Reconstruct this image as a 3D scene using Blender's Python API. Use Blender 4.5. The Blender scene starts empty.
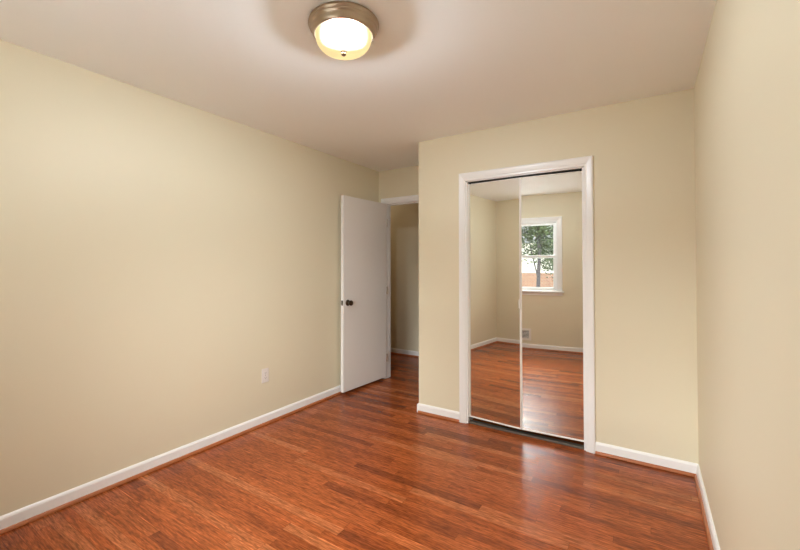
import bpy, bmesh, math, random
from mathutils import Vector, Matrix
random.seed(7)
S = bpy.context.scene
COL = S.collection

# ------------------------------------------------------------------ camera
F_PX, PX, PY = 395.99, 385.62, 259.66
cam_d = bpy.data.cameras.new('camera')
cam = bpy.data.objects.new('camera', cam_d)
COL.objects.link(cam)
S.camera = cam
cam_d.sensor_fit = 'HORIZONTAL'
cam_d.sensor_width = 36.0
cam_d.lens = F_PX / 800 * 36.0
cam_d.shift_x = (400 - PX) / 800
cam_d.shift_y = (PY - 275) / 800
cam_d.clip_start = 0.02
cam.location = (2.6745, -3.1553, 1.3136)
cam.rotation_euler = (math.radians(90.9311), 0, math.radians(33.5594))

# ------------------------------------------------------------------ world: hazy bright sky, sun-side glow outside the window
w = bpy.data.worlds.new('sky')
S.world = w
w.use_nodes = True
nt = w.node_tree
nt.nodes.clear()
out = nt.nodes.new('ShaderNodeOutputWorld')
bg = nt.nodes.new('ShaderNodeBackground')
tc = nt.nodes.new('ShaderNodeTexCoord')
dot = nt.nodes.new('ShaderNodeVectorMath'); dot.operation = 'DOT_PRODUCT'
el = math.radians(23)
dot.inputs[1].default_value = (0.0, -math.cos(el), math.sin(el))
ramp = nt.nodes.new('ShaderNodeMapRange')
ramp.interpolation_type = 'SMOOTHERSTEP'
ramp.inputs['From Min'].default_value = 0.62
ramp.inputs['From Max'].default_value = 1.0
ramp.inputs['To Min'].default_value = 4.5
ramp.inputs['To Max'].default_value = 45.0
nt.links.new(tc.outputs['Generated'], dot.inputs[0])
nt.links.new(dot.outputs['Value'], ramp.inputs['Value'])
nt.links.new(ramp.outputs[0], bg.inputs['Strength'])
bg.inputs['Color'].default_value = (1.0, 1.04, 1.08, 1)
nt.links.new(bg.outputs[0], out.inputs[0])

# daylight is sampled through the window opening (a portal gives no light of its own)
pd = bpy.data.lights.new('window_portal', 'AREA')
pd.shape = 'RECTANGLE'; pd.size = 1.0; pd.size_y = 1.1
pd.cycles.is_portal = True
po = bpy.data.objects.new('window_portal', pd)
COL.objects.link(po)
po.location = (1.465, -3.56, 1.48)
po.rotation_euler = (math.radians(90), 0, math.radians(0))

S.view_settings.view_transform = 'Standard'
S.view_settings.look = 'None'
S.view_settings.gamma = 1
S.view_settings.use_curve_mapping = False
S.view_settings.exposure = 0.0
S.cycles.max_bounces = 16
S.cycles.diffuse_bounces = 8
S.cycles.glossy_bounces = 8
S.cycles.sample_clamp_indirect = 12

LAMP_POWER = 150.0
HALL_FILL_POWER = 9.0

# ------------------------------------------------------------------ materials
def mat(name, rgb, rough=0.5, metal=0.0, spec=0.5, noise=None, bump=None, coat=0.0):
    m = bpy.data.materials.new(name)
    m.use_nodes = True
    n = m.node_tree.nodes; l = m.node_tree.links
    b = n['Principled BSDF']
    b.inputs['Base Color'].default_value = (*rgb, 1)
    b.inputs['Roughness'].default_value = rough
    b.inputs['Metallic'].default_value = metal
    b.inputs['Specular IOR Level'].default_value = spec
    b.inputs['Coat Weight'].default_value = coat
    t = n.new('ShaderNodeTexCoord')
    if noise:                                   # (scale, amount)
        nz = n.new('ShaderNodeTexNoise'); nz.inputs['Scale'].default_value = noise[0]
        nz.inputs['Detail'].default_value = 4
        l.new(t.outputs['Object'], nz.inputs['Vector'])
        mp = n.new('ShaderNodeMapRange')
        mp.inputs['To Min'].default_value = 1 - noise[1]
        mp.inputs['To Max'].default_value = 1 + noise[1]
        l.new(nz.outputs['Fac'], mp.inputs['Value'])
        vm = n.new('ShaderNodeVectorMath'); vm.operation = 'SCALE'
        vm.inputs[0].default_value = rgb
        l.new(mp.outputs[0], vm.inputs['Scale'])
        l.new(vm.outputs[0], b.inputs['Base Color'])
    if bump:                                    # (scale, strength)
        nb = n.new('ShaderNodeTexNoise'); nb.inputs['Scale'].default_value = bump[0]
        l.new(t.outputs['Object'], nb.inputs['Vector'])
        bp = n.new('ShaderNodeBump'); bp.inputs['Strength'].default_value = bump[1]
        bp.inputs['Distance'].default_value = 0.002
        l.new(nb.outputs['Fac'], bp.inputs['Height'])
        l.new(bp.outputs[0], b.inputs['Normal'])
    return m

M = {}
M['paint'] = mat('cream_wall_paint', (0.745, 0.68, 0.51), 0.55, noise=(1.5, 0.012), bump=(260, 0.12))
M['ceiling'] = mat('ceiling_paint', (0.93, 0.95, 0.955), 0.8, noise=(1.2, 0.01), bump=(200, 0.1))
M['trim'] = mat('white_trim_paint', (0.875, 0.87, 0.86), 0.3, noise=(6, 0.01))
M['door'] = mat('white_door_paint', (0.82, 0.79, 0.76), 0.4, noise=(3, 0.012))
M['mirror'] = mat('mirror_silvering', (0.90, 0.91, 0.88), 0.0, 1.0)
M['frame'] = mat('white_metal_mirror_frame', (0.93, 0.90, 0.85), 0.35)
M['dark'] = mat('dark_track_metal', (0.04, 0.035, 0.03), 0.5, 0.4)
M['track'] = mat('grey_brown_track', (0.13, 0.11, 0.085), 0.5, 0.3)
M['bronze'] = mat('dark_bronze', (0.09, 0.065, 0.045), 0.28, 0.9)
M['nickel'] = mat('brushed_nickel', (0.42, 0.33, 0.25), 0.3, 0.95, noise=(30, 0.06))
M['plastic'] = mat('white_plastic', (0.80, 0.75, 0.70), 0.35)
M['slot'] = mat('dark_recess', (0.05, 0.045, 0.04), 0.7)
M['vinyl'] = mat('white_vinyl_sash', (0.85, 0.86, 0.86), 0.35)
M['siding'] = mat('white_siding', (0.90, 0.84, 0.78), 0.6)
M['roof'] = mat('grey_shingle_roof', (0.10, 0.10, 0.11), 0.9, noise=(8, 0.3))
M['bark'] = mat('bark', (0.045, 0.04, 0.045), 0.9, noise=(20, 0.4))
M['patio'] = mat('pale_bounce_concrete', (0.72, 0.71, 0.69), 0.9, noise=(4, 0.08))
M['lawn'] = mat('lawn_turf', (0.07, 0.12, 0.035), 0.9, noise=(6, 0.4))

def leaf_mat(name, a, b_):
    m = bpy.data.materials.new(name); m.use_nodes = True
    n = m.node_tree.nodes; l = m.node_tree.links
    p = n['Principled BSDF']; p.inputs['Roughness'].default_value = 0.6
    t = n.new('ShaderNodeTexCoord'); nz = n.new('ShaderNodeTexNoise'); nz.inputs['Scale'].default_value = 2.5
    cr = n.new('ShaderNodeValToRGB')
    cr.color_ramp.elements[0].position = .35; cr.color_ramp.elements[0].color = (*a, 1)
    cr.color_ramp.elements[1].position = .65; cr.color_ramp.elements[1].color = (*b_, 1)
    l.new(t.outputs['Object'], nz.inputs['Vector']); l.new(nz.outputs['Fac'], cr.inputs[0])
    l.new(cr.outputs[0], p.inputs['Base Color'])
    return m
M['leaf'] = leaf_mat('green_leaves', (0.009, 0.02, 0.005), (0.055, 0.085, 0.024))

def brick_mat():
    m = bpy.data.materials.new('red_brick'); m.use_nodes = True
    n = m.node_tree.nodes; l = m.node_tree.links
    p = n['Principled BSDF']; p.inputs['Roughness'].default_value = 0.85
    t = n.new('ShaderNodeTexCoord'); mp = n.new('ShaderNodeMapping')
    mp.inputs['Rotation'].default_value = (math.radians(90), 0, 0)
    br = n.new('ShaderNodeTexBrick')
    br.inputs['Color1'].default_value = (0.42, 0.21, 0.13, 1)
    br.inputs['Color2'].default_value = (0.33, 0.15, 0.10, 1)
    br.inputs['Mortar'].default_value = (0.5, 0.45, 0.4, 1)
    br.inputs['Scale'].default_value = 4.5
    l.new(t.outputs['Object'], mp.inputs['Vector']); l.new(mp.outputs[0], br.inputs['Vector'])
    l.new(br.outputs['Color'], p.inputs['Base Color'])
    return m
M['brick'] = brick_mat()

def floor_mat(name='oak_strip_floor', boards=True):
    m = bpy.data.materials.new(name); m.use_nodes = True
    n = m.node_tree.nodes; l = m.node_tree.links
    p = n['Principled BSDF']
    geo = n.new('ShaderNodeNewGeometry')
    sep = n.new('ShaderNodeSeparateXYZ'); l.new(geo.outputs['Position'], sep.inputs[0])
    def math_(op, a, b=None, c=None):
        k = n.new('ShaderNodeMath'); k.operation = op
        for i, v in enumerate((a, b, c)):
            if v is None: continue
            if isinstance(v, (int, float)): k.inputs[i].default_value = v
            else: l.new(v, k.inputs[i])
        return k.outputs[0]
    X, Y, Z = sep.outputs
    W_ = 0.0572
    row = math_('FLOOR', math_('DIVIDE', Y, W_))
    wn = n.new('ShaderNodeTexWhiteNoise'); wn.noise_dimensions = '1D'; l.new(row, wn.inputs['W'])
    xs = math_('ADD', math_('DIVIDE', X, 0.85), math_('MULTIPLY', wn.outputs['Value'], 7.0))
    colr = math_('FLOOR', xs)
    cmb = n.new('ShaderNodeCombineXYZ'); l.new(colr, cmb.inputs[0]); l.new(row, cmb.inputs[1])
    idn = n.new('ShaderNodeTexWhiteNoise'); idn.noise_dimensions = '3D'; l.new(cmb.outputs[0], idn.inputs['Vector'])
    cr = n.new('ShaderNodeValToRGB')
    e = cr.color_ramp.elements
    e[0].position = 0.0; e[0].color = (0.23, 0.052, 0.014, 1)
    e[1].position = 1.0; e[1].color = (0.50, 0.155, 0.050, 1)
    for pos, c in ((0.2, (0.34, 0.078, 0.0185)), (0.5, (0.385, 0.090, 0.022)), (0.8, (0.42, 0.105, 0.027))):
        x = e.new(pos); x.color = (*c, 1)
    l.new(idn.outputs['Value'], cr.inputs[0])
    # grain: long streaks plus cathedral figure, shifted per board
    offs = n.new('ShaderNodeVectorMath'); offs.operation = 'SCALE'; offs.inputs['Scale'].default_value = 13.0
    l.new(idn.outputs['Color'], offs.inputs[0])
    add = n.new('ShaderNodeVectorMath'); add.operation = 'ADD'
    l.new(geo.outputs['Position'], add.inputs[0]); l.new(offs.outputs[0], add.inputs[1])
    mp = n.new('ShaderNodeMapping'); mp.inputs['Scale'].default_value = (7.0, 110.0, 1.0)
    l.new(add.outputs[0], mp.inputs['Vector'])
    nz = n.new('ShaderNodeTexNoise'); nz.inputs['Scale'].default_value = 1.0; nz.inputs['Detail'].default_value = 6
    nz.inputs['Distortion'].default_value = 0.6
    l.new(mp.outputs[0], nz.inputs['Vector'])
    mp2 = n.new('ShaderNodeMapping'); mp2.inputs['Scale'].default_value = (1.6, 26.0, 1.0)
    l.new(add.outputs[0], mp2.inputs['Vector'])
    wv = n.new('ShaderNodeTexNoise'); wv.inputs['Scale'].default_value = 1.0; wv.inputs['Detail'].default_value = 2
    wv.inputs['Distortion'].default_value = 2.0
    l.new(mp2.outputs[0], wv.inputs['Vector'])
    ring = math_('PINGPONG', math_('MULTIPLY', wv.outputs['Fac'], 9.0), 0.5)
    g1 = n.new('ShaderNodeMapRange'); g1.inputs['From Min'].default_value = .3; g1.inputs['From Max'].default_value = .7
    g1.inputs['To Min'].default_value = 0.6; g1.inputs['To Max'].default_value = 1.32
    l.new(nz.outputs['Fac'], g1.inputs['Value'])
    g2 = n.new('ShaderNodeMapRange'); g2.inputs['From Max'].default_value = .5
    g2.inputs['To Min'].default_value = 0.74; g2.inputs['To Max'].default_value = 1.14
    l.new(ring, g2.inputs['Value'])
    # joints
    fy = math_('FRACT', math_('DIVIDE', Y, W_))
    fx = math_('FRACT', xs)
    ey = math_('MINIMUM', fy, math_('SUBTRACT', 1.0, fy))
    ex = math_('MINIMUM', fx, math_('SUBTRACT', 1.0, fx))
    jy = n.new('ShaderNodeMapRange'); jy.inputs['From Max'].default_value = 0.03; jy.inputs['To Min'].default_value = 0.6
    l.new(ey, jy.inputs['Value'])
    jx = n.new('ShaderNodeMapRange'); jx.inputs['From Max'].default_value = 0.003; jx.inputs['To Min'].default_value = 0.6
    l.new(ex, jx.inputs['Value'])
    # short dark pores and flecks
    mp3 = n.new('ShaderNodeMapping'); mp3.inputs['Scale'].default_value = (22.0, 150.0, 1.0)
    l.new(add.outputs[0], mp3.inputs['Vector'])
    fl = n.new('ShaderNodeTexNoise'); fl.inputs['Scale'].default_value = 1.0; fl.inputs['Detail'].default_value = 3
    l.new(mp3.outputs[0], fl.inputs['Vector'])
    g3 = n.new('ShaderNodeMapRange'); g3.inputs['From Min'].default_value = .35; g3.inputs['From Max'].default_value = .6
    g3.inputs['To Min'].default_value = 0.66; g3.inputs['To Max'].default_value = 1.08
    l.new(fl.outputs['Fac'], g3.inputs['Value'])
    # bevel highlight painted as a pale edge along some of the rows
    hl = n.new('ShaderNodeMapRange'); hl.inputs['From Min'].default_value = 0.9; hl.inputs['From Max'].default_value = 0.96
    hl.inputs['To Min'].default_value = 1.0; hl.inputs['To Max'].default_value = 1.55
    rn = n.new('ShaderNodeTexWhiteNoise'); rn.noise_dimensions = '1D'; l.new(math_('ADD', row, 91.7), rn.inputs['W'])
    l.new(math_('MULTIPLY', fy, math_('GREATER_THAN', rn.outputs['Value'], 0.72)), hl.inputs['Value'])
    k0 = math_('MULTIPLY', g3.outputs[0], hl.outputs[0])
    k = math_('MULTIPLY', math_('MULTIPLY', math_('MULTIPLY', g1.outputs[0], k0), g2.outputs[0]), math_('MULTIPLY', jy.outputs[0], jx.outputs[0]))
    fin = n.new('ShaderNodeVectorMath'); fin.operation = 'SCALE'
    l.new(cr.outputs[0], fin.inputs[0]); l.new(k, fin.inputs['Scale'])
    l.new(fin.outputs[0], p.inputs['Base Color'])
    p.inputs['Roughness'].default_value = 0.24
    p.inputs['Specular IOR Level'].default_value = 0.24
    bp = n.new('ShaderNodeBump'); bp.inputs['Strength'].default_value = 0.25; bp.inputs['Distance'].default_value = 0.0008
    l.new(k, bp.inputs['Height']); l.new(bp.outputs[0], p.inputs['Normal'])
    return m
M['floor'] = floor_mat()
M['shoe'] = mat('stained_oak_shoe', (0.40, 0.125, 0.042), 0.35, noise=(14, 0.15))

def lamp_glass():
    m = bpy.data.materials.new('lit_alabaster_glass'); m.use_nodes = True
    n = m.node_tree.nodes; l = m.node_tree.links
    n.clear()
    o = n.new('ShaderNodeOutputMaterial')
    em = n.new('ShaderNodeEmission'); em.inputs['Color'].default_value = (1.0, 0.76, 0.36, 1)
    t = n.new('ShaderNodeTexCoord')
    nz = n.new('ShaderNodeTexNoise'); nz.inputs['Scale'].default_value = 14; nz.inputs['Distortion'].default_value = 1
    l.new(t.outputs['Object'], nz.inputs['Vector'])
    mr = n.new('ShaderNodeMapRange'); mr.inputs['To Min'].default_value = 0.95; mr.inputs['To Max'].default_value = 1.3
    l.new(nz.outputs['Fac'], mr.inputs['Value']); l.new(mr.outputs[0], em.inputs['Strength'])
    tl = n.new('ShaderNodeBsdfTransparent'); tl.inputs['Color'].default_value = (1, .97, .9, 1)
    lw = n.new('ShaderNodeLayerWeight'); lw.inputs['Blend'].default_value = 0.5
    fr = n.new('ShaderNodeMapRange'); fr.interpolation_type = 'SMOOTHSTEP'
    fr.inputs['From Min'].default_value = 0.15; fr.inputs['From Max'].default_value = 0.52
    fr.inputs['To Min'].default_value = 0.65; fr.inputs['To Max'].default_value = 0.999
    l.new(lw.outputs['Facing'], fr.inputs['Value'])
    mx = n.new('ShaderNodeMixShader'); l.new(fr.outputs[0], mx.inputs[0])
    l.new(tl.outputs[0], mx.inputs[1]); l.new(em.outputs[0], mx.inputs[2])
    l.new(mx.outputs[0], o.inputs[0])
    return m
M['lampglass'] = lamp_glass()

def pane_mat():
    m = bpy.data.materials.new('window_glass'); m.use_nodes = True
    n = m.node_tree.nodes; l = m.node_tree.links
    n.clear()
    o = n.new('ShaderNodeOutputMaterial')
    tr = n.new('ShaderNodeBsdfTransparent'); tr.inputs['Color'].default_value = (.97, .98, .97, 1)
    gl = n.new('ShaderNodeBsdfGlossy'); gl.inputs['Roughness'].default_value = 0.0
    mx = n.new('ShaderNodeMixShader'); mx.inputs[0].default_value = 0.05
    l.new(tr.outputs[0], mx.inputs[1]); l.new(gl.outputs[0], mx.inputs[2]); l.new(mx.outputs[0], o.inputs[0])
    return m
M['pane'] = pane_mat()

# ------------------------------------------------------------------ mesh helpers
def link(name, bm, m, parent=None, loc=None, bevel=0.0, smooth=False):
    bmesh.ops.recalc_face_normals(bm, faces=bm.faces)
    me = bpy.data.meshes.new(name); bm.to_mesh(me); bm.free()
    me.materials.append(m)
    if smooth:
        for p in me.polygons: p.use_smooth = True
    o = bpy.data.objects.new(name, me); COL.objects.link(o)
    if parent: o.parent = parent
    if loc: o.location = loc
    if bevel:
        b = o.modifiers.new('bevel', 'BEVEL'); b.width = bevel; b.segments = 2; b.limit_method = 'ANGLE'
    return o

def box(bm, x0, x1, y0, y1, z0, z1):
    vs = [bm.verts.new(c) for c in ((x0,y0,z0),(x1,y0,z0),(x1,y1,z0),(x0,y1,z0),(x0,y0,z1),(x1,y0,z1),(x1,y1,z1),(x0,y1,z1))]
    for f in ((0,3,2,1),(4,5,6,7),(0,1,5,4),(1,2,6,5),(2,3,7,6),(3,0,4,7)):
        bm.faces.new([vs[i] for i in f])

def boxes(*bs):
    bm = bmesh.new()
    for b in bs: box(bm, *b)
    return bm

def lathe(prof, seg=64, axis='Z'):
    bm = bmesh.new(); rings = []
    for r, z in prof:
        if r < 1e-6: rings.append([bm.verts.new((0, 0, z))])
        else: rings.append([bm.verts.new((r*math.cos(2*math.pi*i/seg), r*math.sin(2*math.pi*i/seg), z)) for i in range(seg)])
    for a, b in zip(rings, rings[1:]):
        for i in range(seg):
            j = (i+1) % seg
            if len(a) == 1 and len(b) == 1: continue
            if len(a) == 1: bm.faces.new((a[0], b[i], b[j]))
            elif len(b) == 1: bm.faces.new((a[i], a[j], b[0]))
            else: bm.faces.new((a[i], a[j], b[j], b[i]))
    if axis == 'X': bmesh.ops.rotate(bm, verts=bm.verts, cent=(0,0,0), matrix=Matrix.Rotation(math.radians(90), 3, 'Y'))
    if axis == 'Y': bmesh.ops.rotate(bm, verts=bm.verts, cent=(0,0,0), matrix=Matrix.Rotation(math.radians(90), 3, 'X'))
    return bm

def sweep(stations, closed_profile=True, cyclic=False):
    """stations: list of rings of equal-length point lists (already in world space)"""
    bm = bmesh.new()
    R = [[bm.verts.new(p) for p in ring] for ring in stations]
    n = len(R[0]); m = len(R)
    for k in range(m if cyclic else m-1):
        a, b = R[k], R[(k+1) % m]
        for i in range(n):
            j = (i+1) % n
            bm.faces.new((a[i], a[j], b[j], b[i]))
    if not cyclic:
        bm.faces.new(R[0]); bm.faces.new(R[-1][::-1])
    return bm

# casing cross-section: (distance outward from the opening, depth proud of the wall)
CASING = [(0.0, 0.0), (0.0, 0.009), (0.006, 0.012), (0.018, 0.012), (0.022, 0.015), (0.045, 0.018), (0.058, 0.019), (0.066, 0.017), (0.07, 0.010), (0.07, 0.0)]
def casing_u(x0, x1, zt, place, prof=CASING, zb=0.0, ks=1.0):
    st = []
    for sx, sz, bx, bz in ((-1, 0, x0, zb), (-1, 1, x0, zt), (1, 1, x1, zt), (1, 0, x1, zb)):
        st.append([place(bx + sx*u*ks, d, bz + sz*u) for u, d in prof])
    return sweep(st)

# baseboard cross-section (depth from wall, height)
BH = 0.080
BASE = [(0, 0), (0.013, 0), (0.013, BH-0.014), (0.009, BH-0.006), (0.004, BH), (0, BH)]
SHOE = [(0, 0)] + [(0.013*math.cos(a), 0.002+0.017*math.sin(a)) for a in (0, .4, .8, 1.2, 1.57)] + [(0, 0.019)]
def run(p0, p1, nrm, prof, inset0=0, inset1=0, off=0.0):
    """straight moulding from p0 to p1; nrm = direction into the room; insets mitre the ends (+1 inside corner, -1 outside)"""
    p0 = Vector(p0); p1 = Vector(p1); t = (p1-p0).normalized(); nv = Vector(nrm)
    a = [Vector((*(p0 + nv*(d+off) + t*(d+off)*inset0), z)) for d, z in prof]
    b = [Vector((*(p1 + nv*(d+off) - t*(d+off)*inset1), z)) for d, z in prof]
    return a, b
def baseboard(name, pieces, label=None):
    o = None
    for kind, prof, off in (('b', BASE, 0.0), ('s', SHOE, 0.013)):
        bm = bmesh.new()
        for p0, p1, nrm, i0, i1 in pieces:
            if kind == 's' and i1 == -1: continue
            if kind == 's' and i0 == -1: i0 = 0
            a, b = run(p0, p1, nrm, prof, i0, i1, off)
            A = [bm.verts.new(v) for v in a]; B = [bm.verts.new(v) for v in b]
            n = len(A)
            for i in range(n):
                j = (i+1) % n; bm.faces.new((A[i], A[j], B[j], B[i]))
            bm.faces.new(A); bm.faces.new(B[::-1])
        if kind == 'b':
            o = link(name, bm, M['trim']); struct(o)
            if label: o['label'] = label
        else:
            c = link('shoe_moulding', bm, M['shoe'], o); c['label'] = 'orange brown stained wood shoe moulding'
    return o

def struct(o, label=None):
    o['kind'] = 'structure'
    if label: o['label'] = label
    return o
def thing(o, label, cat, group=None):
    o['label'] = label; o['category'] = cat
    if group: o['group'] = group
    return o
def empty(name, loc=(0, 0, 0), rz=0.0):
    o = bpy.data.objects.new(name, None); COL.objects.link(o)
    o.location = loc; o.rotation_euler = (0, 0, rz); o.empty_display_size = 0.1
    return o

# ------------------------------------------------------------------ dimensions
H = 2.44
W = 2.925
D = -3.437
YD = 0.7246
XC = 0.941
T = 0.12
HY = 1.89           # far wall of the hall
OX0, OX1, OZ = 1.396, 2.293, 2.0296    # closet opening (inside the casing)
DX0, DX1, DZ = 0.098, 0.875, 2.055
TD = 0.10           # thickness of the wall with the doorway        # room doorway
WX0, WX1, WZ0, WZ1 = 0.972, 1.957, 0.925, 2.012   # window opening

# ------------------------------------------------------------------ shell
struct(link('floor', boxes((-1.7, W+T, D-T, HY+T, -0.12, 0)), M['floor']), 'glossy orange brown oak strip floor')
struct(link('ceiling', boxes((-1.7, W+T, D-T, HY+T, H, H+0.14)), M['ceiling']), 'plain off white ceiling')
struct(link('wall_left', boxes((-T, 0, D-T, YD+T, 0, H)), M['paint']), 'long cream wall on the left')
struct(link('wall_right', boxes((W, W+T, D-T, HY+T, 0, H)), M['paint']), 'cream wall at the right edge')
struct(link('wall_back', boxes((0, WX0, D-T, D, 0, H), (WX1, W, D-T, D, 0, H), (WX0, WX1, D-T, D, 0, WZ0), (WX0, WX1, D-T, D, WZ1, H)), M['paint']),
       'cream window wall seen in the mirrored doors')
struct(link('wall_closet', boxes((XC, OX0, 0, T, 0, H), (OX1, W, 0, T, 0, H), (OX0, OX1, 0, T, OZ, H), (XC, XC+T, T, YD, 0, H)), M['paint']),
       'cream closet wall around the mirrored doors')
struct(link('wall_doorway', boxes((0, DX0, YD, YD+TD, 0, H), (DX1, W, YD, YD+TD, 0, H), (DX0, DX1, YD, YD+TD, DZ, H)), M['paint']),
       'cream wall above the open doorway')
struct(link('wall_hall', boxes((-1.7, W, HY, HY+T, 0, H), (-1.7, -1.58, YD+TD, HY, 0, H), (-1.7, -T, YD, YD+TD, 0, H)), M['paint']),
       'shaded hall wall seen through the doorway')

baseboard('baseboard_left', [((0, D), (0, YD), (1, 0), 1, 1)])
baseboard('baseboard_right', [((W, 0), (W, D), (-1, 0), 1, 1)])
baseboard('baseboard_back', [((W, D), (0, D), (0, 1), 1, 1)])
baseboard('baseboard_closet', [((XC, YD), (XC, 0), (-1, 0), 1, -1), ((XC, 0), (OX0-0.0616, 0), (0, -1), -1, 0), ((OX1+0.0616, 0), (W, 0), (0, -1), 0, 1)])
baseboard('baseboard_hall', [((-1.58, HY), (W, HY), (0, -1), 1, 1)])

# closet opening: casing, jamb lining, track
tr = struct(link('trim_1', casing_u(OX0, OX1, OZ, lambda a, d, z: (a, -d, z), ks=0.88), M['trim']), 'white casing around the mirrored closet doors')
link('jamb', boxes((OX0-0.004, OX0+0.012, 0, T, 0, OZ), (OX1-0.012, OX1+0.004, 0, T, 0, OZ), (OX0, OX1, 0.0, T, OZ-0.006, OZ+0.004)), M['trim'], tr)
link('door_track', boxes((OX0+0.012, OX1-0.012, 0.018, 0.05, OZ-0.012, OZ-0.006)), M['dark'], tr)['label'] = 'dark metal head track'
link('floor_track', boxes((OX0+0.012, OX1-0.012, 0.004, 0.052, 0, 0.016)), M['track'], tr, bevel=0.003)['label'] = 'grey brown metal floor track under the mirrored doors'

# doorway casing
tr = struct(link('trim_2', casing_u(DX0, DX1, DZ, lambda a, d, z: (a, YD-d, z), [(u*0.79, d) for u, d in CASING]), M['trim']), 'white casing around the open doorway')
link('jamb', boxes((DX0-0.004, DX0+0.008, YD, YD+TD, 0, DZ), (DX1-0.012, DX1+0.004, YD, YD+TD, 0, DZ), (DX0, DX1, YD, YD+TD, DZ-0.012, DZ+0.004)), M['trim'], tr)
link('door_stop', boxes((DX0+0.008, DX0+0.012, YD+0.042, YD+0.075, 0, DZ-0.012), (DX1-0.022, DX1-0.012, YD+0.042, YD+0.075, 0, DZ-0.012),
                        (DX0+0.012, DX1-0.012, YD+0.042, YD+0.075, DZ-0.024, DZ-0.012)), M['trim'], tr)

# ------------------------------------------------------------------ open room door
DL, DTH, DH0, DH1 = 0.735, 0.035, 0.03, 2.04
hx, hy = 0.128, YD - 0.022
ang = math.atan2(-0.025 - hy, 0.087 - hx)       # swung back towards the left wall
dr = struct(empty('door_1', (hx, hy, 0), ang), 'open white flush door leaning back towards the left wall')
dr['category'] = 'door'
# local x runs from the hinge to the free edge, local +y faces the room
link('door_slab', boxes((0, DL, -DTH, 0, DH0, DH1)), M['door'], dr, bevel=0.0015)
for sgn, y0, ln in ((1, 0.0, 0.058), (-1, -DTH, 0.028)):
    pr = [(0, 0), (0.032, 0), (0.032, 0.004), (0.027, 0.008), (0.013, 0.010), (0.010, 0.020)]
    kn = [(0.010, 0.016), (0.016, 0.5*ln), (0.025, 0.66*ln), (0.028, 0.8*ln), (0.025, 0.93*ln), (0.015, ln), (0, ln)]
    if sgn < 0: pr = [(0, 0), (0.030, 0), (0.030, 0.003), (0.024, 0.006), (0.012, 0.008)]; kn = [(0.011, 0.006), (0.016, 0.016), (0.025, 0.024), (0.026, 0.032), (0.022, 0.039), (0.013, 0.043), (0, 0.043)]
    bm = lathe(pr, 40, 'Y')      # axis Y: z -> -y
    bmesh.ops.scale(bm, vec=(1, -sgn, 1), verts=bm.verts)
    ro = link('knob_rose', bm, M['bronze'], dr, (DL-0.065, y0, 0.936), smooth=True)
    bm = lathe(kn, 40, 'Y')
    bmesh.ops.scale(bm, vec=(1, -sgn, 1), verts=bm.verts)
    link('door_knob', bm, M['bronze'], dr, (DL-0.065, y0, 0.936), smooth=True)['label'] = 'dark bronze round door knob'
link('latch_plate', boxes((DL-0.0005, DL+0.0012, -0.029, -0.006, 0.912, 0.962), (DL, DL+0.006, -0.024, -0.011, 0.93, 0.944)), M['bronze'], dr, bevel=0.0005)
for z in (0.25, 1.03, 1.82):
    bm = boxes((-0.003, -0.0005, -DTH+0.004, -0.004, z-0.044, z+0.044))
    bmesh.ops.create_cone(bm, cap_ends=True, segments=16, radius1=0.0055, radius2=0.0055, depth=0.09, matrix=Matrix.Translation((-0.004, 0.004, z)))
    link('hinge', bm, M['nickel'], dr)

# ------------------------------------------------------------------ bifold mirrored closet doors
Y0, P = 0.0294, 0.0297
MX = (OX0 + OX1)/2
bf = struct(empty('door_2', (MX, Y0-P, 0)), 'pair of tall mirrored bifold closet doors in thin white frames')
bf['category'] = 'door'
PW = math.hypot((OX1-OX0)/2, P)
for side in (-1, 1):
    a = math.atan2(P, (OX1-OX0)/2)
    L0, L1 = 0.0015, PW - 0.010
    z0, z1, fw = 0.048, 2.006, 0.010
    st = 0.0065
    def tf(x, y, z, side=side, a=a):     # local: x along the panel away from the fold, y behind the glass
        return (side*(x*math.cos(a) - y*math.sin(a)), x*math.sin(a) + y*math.cos(a), z)
    def pbox(*b):
        bm = boxes(*b)
        for v in bm.verts: v.co = tf(*v.co)
        return bm
    fr = link('mirror_frame', pbox((L0, L0+st, -0.004, 0.016, z0, z1), (L1-st, L1, -0.004, 0.016, z0, z1),
                                  (L0+st, L1-st, -0.004, 0.016, z0, z0+fw), (L0+st, L1-st, -0.004, 0.016, z1-fw*0.5, z1)), M['frame'], bf, bevel=0.0008)
    link('mirror', pbox((L0+st, L1-st, 0.0, 0.005, z0+fw, z1-fw*0.5)), M['mirror'], fr)['label'] = ('left' if side < 0 else 'right') + ' mirror pane'
    link('backing_board', pbox((L0+st, L1-st, 0.0052, 0.012, z0+fw, z1-fw*0.5)), M['dark'], fr)
    if side < 0:
        bm = pbox((L0+0.001, L0+0.011, -0.016, -0.004, 0.985, 1.055))
        link('door_pull', bm, M['frame'], fr, bevel=0.003)['label'] = 'small white pull'
    bm = pbox((L1-0.018, L1-0.008, 0.002, 0.012, z1, z1+0.013))
    link('pivot_pin', bm, M['dark'], fr)

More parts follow.
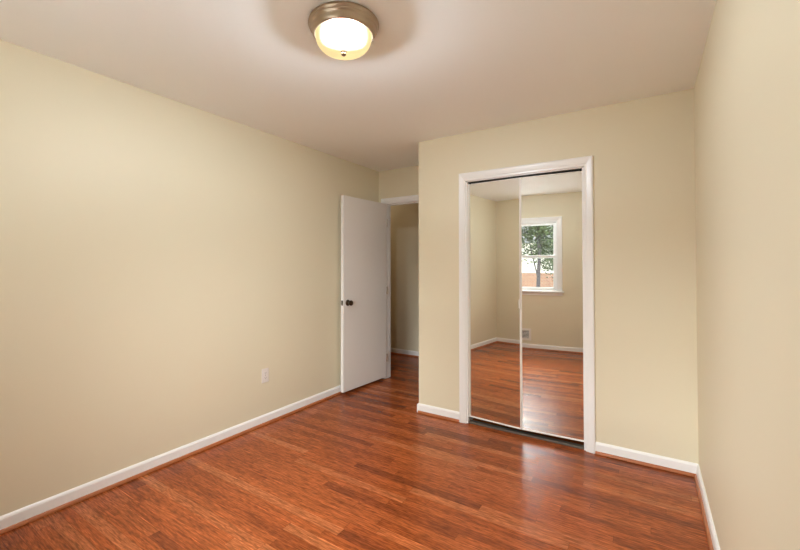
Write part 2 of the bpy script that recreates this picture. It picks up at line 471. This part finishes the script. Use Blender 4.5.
# ------------------------------------------------------------------ window in the back wall
wn_ = struct(empty('window_1', ((WX0+WX1)/2, D, 0)), 'white double hung window reflected in the right mirror')
cx = (WX0+WX1)/2
def rel(bm):
    for v in bm.verts: v.co.x -= cx; v.co.y -= D
    return bm
cs = link('window_casing', rel(casing_u(WX0, WX1, WZ1, lambda a, d, z: (a, D+d, z), zb=WZ0)), M['trim'], wn_)
link('stool', rel(boxes((WX0-0.09, WX1+0.09, D, D+0.05, WZ0-0.022, WZ0), (WX0, WX1, D-T, D, WZ0-0.002, WZ0+0.012))), M['trim'], wn_, bevel=0.003)
link('apron', rel(boxes((WX0-0.07, WX1+0.07, D, D+0.014, WZ0-0.07, WZ0-0.022))), M['trim'], wn_, bevel=0.002)
link('jamb', rel(boxes((WX0, WX0+0.018, D-T, D, WZ0+0.012, WZ1), (WX1-0.018, WX1, D-T, D, WZ0+0.012, WZ1), (WX0+0.018, WX1-0.018, D-T, D, WZ1-0.015, WZ1))), M['vinyl'], wn_)
gx0, gx1 = WX0+0.018, WX1-0.018
mid = 1.462
for nm, z0, z1, yy in (('lower_sash', WZ0+0.012, mid+0.02, D-0.062), ('upper_sash', mid-0.02, WZ1-0.015, D-0.094)):
    s = 0.042
    sa = link(nm, rel(boxes((gx0, gx0+s, yy, yy+0.03, z0, z1), (gx1-s, gx1, yy, yy+0.03, z0, z1),
                           (gx0+s, gx1-s, yy, yy+0.03, z0, z0+s), (gx0+s, gx1-s, yy, yy+0.03, z1-s*.85, z1))), M['vinyl'], wn_, bevel=0.002)
    link('pane', rel(boxes((gx0+s, gx1-s, yy+0.013, yy+0.017, z0+s, z1-s*.85))), M['pane'], sa)
    if nm == 'lower_sash':
        link('sash_lock', rel(boxes((cx-0.025, cx+0.025, yy+0.004, yy+0.026, z1, z1+0.012), (cx-0.006, cx+0.03, yy+0.010, yy+0.020, z1+0.012, z1+0.02))), M['plastic'], sa)

# ------------------------------------------------------------------ ceiling light
cl = thing(empty('ceiling_light', (1.51, -1.75, H)), 'lit flush ceiling light with a frosted glass bowl in a brushed metal pan', 'light')
pan = [(0, -0.001), (0.150, -0.001), (0.158, -0.004), (0.163, -0.011), (0.163, -0.018), (0.159, -0.023), (0.157, -0.024), (0.158, -0.028), (0.155, -0.034),
       (0.150, -0.037), (0.149, -0.040), (0.147, -0.050), (0.141, -0.060), (0.136, -0.066), (0.132, -0.066), (0.130, -0.060), (0.130, -0.012), (0, -0.010)]
link('pan', lathe(pan, 96), M['nickel'], cl, smooth=True)
gp = [(0.131, -0.056)]
for i in range(1, 15):
    a = i/14*math.pi/2
    gp.append((0.131*math.cos(a)**0.46 if i < 14 else 0.004, -0.056 - 0.080*math.sin(a)))
gl = link('glass_bowl', lathe(gp, 96), M['lampglass'], cl, smooth=True); gl['label'] = 'glowing frosted glass bowl'
fin = [(0, -0.132), (0.013, -0.133), (0.014, -0.137), (0.009, -0.140), (0.012, -0.145), (0.012, -0.149), (0.008, -0.154), (0, -0.156)]
link('finial', lathe(fin, 32), M['nickel'], cl, smooth=True)
bd = bpy.data.lights.new('bulb', 'POINT'); bd.energy = LAMP_POWER; bd.color = (0.94, 1.07, 1.26); bd.shadow_soft_size = 0.048
bo = bpy.data.objects.new('bulb', bd); COL.objects.link(bo); bo.parent = cl; bo.location = (0, 0, -0.066)

# ------------------------------------------------------------------ outlet on the left wall
ou = thing(empty('wall_outlet', (0, -0.945, 0.402)), 'small white electrical outlet low on the left wall', 'outlet')
link('cover_plate', boxes((0, 0.0055, -0.035, 0.035, -0.0575, 0.0575)), M['plastic'], ou, bevel=0.002)
for dz in (-0.0195, 0.0195):
    bm = lathe([(0, 0.0072), (0.0155, 0.0072), (0.017, 0.005)], 32, 'X')
    for v in bm.verts: v.co.z = max(-0.0125, min(0.0125, v.co.z))
    rc = link('receptacle', bm, M['plastic'], ou, (0, 0, dz))
    link('slot', boxes((0.006, 0.0076, -0.0075, -0.0055, -0.001, 0.008), (0.006, 0.0076, 0.0055, 0.0075, -0.001, 0.008), (0.006, 0.0076, -0.002, 0.002, -0.009, -0.005)), M['slot'], rc)
link('screw', lathe([(0, 0.0068), (0.003, 0.0066), (0.0034, 0.005)], 16, 'X'), M['nickel'], ou)

# ------------------------------------------------------------------ wall register under the window
vx0, vx1, vz0, vz1 = 1.27, 1.568, 0.132, 0.322
ve = thing(empty('wall_vent', ((vx0+vx1)/2, D, (vz0+vz1)/2)), 'white slatted wall vent below the window, seen in the mirror', 'vent')
hw, hh, b_ = (vx1-vx0)/2, (vz1-vz0)/2, 0.034
link('vent_frame', boxes((-hw, hw, 0, 0.007, -hh, -hh+b_), (-hw, hw, 0, 0.007, hh-b_, hh), (-hw, -hw+b_, 0, 0.007, -hh+b_, hh-b_), (hw-b_, hw, 0, 0.007, -hh+b_, hh-b_)), M['plastic'], ve, bevel=0.002)
link('vent_recess', boxes((-hw+b_, hw-b_, 0.0, 0.001, -hh+b_, hh-b_)), M['slot'], ve)
bm = bmesh.new()
nl = 6
for i in range(nl):
    z = -hh+b_ + (i+0.5)*(2*(hh-b_))/nl
    vs = [bm.verts.new(c) for c in ((-hw+b_, 0.002, z+0.004), (hw-b_, 0.002, z+0.004), (hw-b_, 0.007, z-0.003), (-hw+b_, 0.007, z-0.003),
                                    (-hw+b_, 0.001, z+0.003), (hw-b_, 0.001, z+0.003), (hw-b_, 0.006, z-0.004), (-hw+b_, 0.006, z-0.004))]
    for f in ((0,1,2,3),(7,6,5,4),(0,3,7,4),(1,5,6,2),(0,4,5,1),(3,2,6,7)): bm.faces.new([vs[k] for k in f])
link('louvre', bm, M['plastic'], ve)

# ------------------------------------------------------------------ outside the window
GZ = -0.75
struct(link('ground', boxes((-14, 16, -30, D-T-0.05, GZ-0.1, GZ)), M['lawn']), 'grass outside the window')
struct(link('ground_bounce_patio', boxes((-9, 11, -8.3, D-T-0.05, GZ, GZ+0.03)), M['patio']), 'added pale concrete patio below the window, unseen, bouncing daylight into the room')  # unseen slab added to bounce daylight up to the ceiling
nh = thing(empty('neighbour_house', (-1.5, -13.0, GZ)), 'white sided house with a brick lower wall outside the window', 'house')
link('brick_wall', boxes((-4, 6.5, -4, 0, 0, 1.80)), M['brick'], nh)
bm = bmesh.new()
for i in range(8):
    z = 1.80 + i*0.15
    vs = [bm.verts.new(c) for c in ((-4, 0.03, z), (6.5, 0.03, z), (6.5, 0.012, z+0.15), (-4, 0.012, z+0.15))]
    bm.faces.new(vs)
    vs = [bm.verts.new(c) for c in ((-4, -0.02, z), (6.5, -0.02, z), (6.5, 0.03, z), (-4, 0.03, z))]
    bm.faces.new(vs)
box(bm, -4, 6.5, -4, 0.0, 1.80, 3.0)
link('siding', bm, M['siding'], nh)
bm = bmesh.new()
vs = [bm.verts.new(c) for c in ((-4.4, 0.45, 2.95), (6.9, 0.45, 2.95), (6.9, -4.4, 2.95), (-4.4, -4.4, 2.95), (-4.4, -2, 3.9), (6.9, -2, 3.9))]
for f in ((0,1,5,4), (2,3,4,5), (0,4,3), (1,2,5), (3,2,1,0)): bm.faces.new([vs[k] for k in f])
link('roof', bm, M['roof'], nh)

def tree(loc, trunk_h, r, crown_z, crown_r, crown_h, n, label, seed):
    rnd = random.Random(seed)
    t = thing(empty('garden_tree', loc), label, 'tree', None)
    bm = bmesh.new()
    segs = 7
    def limb(p, q, r0, r1):
        st = []
        dvec = (q-p).normalized(); s = dvec.orthogonal().normalized(); u = dvec.cross(s)
        for k in range(5):
            f = k/4; c = p.lerp(q, f) + Vector((math.sin(f*5+seed), math.cos(f*4+seed), 0))*0.02*r0/0.08
            rr = r0 + (r1-r0)*f
            st.append([bm.verts.new(c + (s*math.cos(2*math.pi*i/segs) + u*math.sin(2*math.pi*i/segs))*rr) for i in range(segs)])
        for a, b in zip(st, st[1:]):
            for i in range(segs): bm.faces.new((a[i], a[(i+1)%segs], b[(i+1)%segs], b[i]))
        bm.faces.new(st[-1]); bm.faces.new(st[0][::-1])
    top = Vector((0.1, 0, trunk_h))
    limb(Vector((0, 0, 0)), top, r, r*0.6)
    for k in range(7):
        a = k*2.4+seed
        limb(top*(0.45+0.08*k), Vector((math.cos(a)*crown_r*.7, math.sin(a)*crown_r*.7, crown_z+(rnd.random()-.2)*crown_h*.6)), r*0.35, r*0.1)
    link('trunk', bm, M['bark'], t)
    bm = bmesh.new()
    clumps = [Vector((rnd.gauss(0, .45)*crown_r, rnd.gauss(0, .45)*crown_r, crown_z + rnd.uniform(-.5, .5)*crown_h)) for _ in range(64)]
    for _ in range(n):
        c = rnd.choice(clumps)
        p = c + Vector((rnd.gauss(0, .22), rnd.gauss(0, .22), rnd.gauss(0, .16)))
        d = Vector((rnd.uniform(-1, 1), rnd.uniform(-1, 1), rnd.uniform(-.8, .3))).normalized()
        s = d.orthogonal().normalized(); s.rotate(Matrix.Rotation(rnd.uniform(0, 6.28), 3, d))
        L = rnd.uniform(.05, .10)
        m_ = p + d*L*.5 - Vector((0, 0, .008))
        vs = [bm.verts.new(v) for v in (p, m_ + s*L*.3, p + d*L, m_ - s*L*.3)]
        bm.faces.new(vs)
    me = link('foliage', bm, M['leaf'], t)
    return t
tree((1.17, -8.95, GZ), 3.6, 0.065, 3.75, 0.6, 2.7, 8000, 'leafy green tree with a thin dark trunk, left of the two outside the window', 3)
tree((1.55, -11.2, GZ), 4.0, 0.085, 3.7, 0.6, 3.4, 8000, 'leafy green tree with a dark trunk, right of the two outside the window', 8)

# ------------------------------------------------------------------ added hall fill light, an unseen fixture that brightens the hall
hl = thing(empty('ceiling_light', (-0.95, 1.36, H)), 'added flush ceiling light brightening the hall beyond the doorway, out of sight', 'light')
link('pan', lathe(pan, 48), M['nickel'], hl, smooth=True)
link('glass_bowl', lathe(gp, 48), M['lampglass'], hl, smooth=True)
link('finial', lathe(fin, 24), M['nickel'], hl, smooth=True)
bd = bpy.data.lights.new('bulb', 'POINT'); bd.energy = HALL_FILL_POWER; bd.color = (1.0, 0.82, 0.66); bd.shadow_soft_size = 0.035
bo = bpy.data.objects.new('bulb', bd); COL.objects.link(bo); bo.parent = hl; bo.location = (0, 0, -0.075)
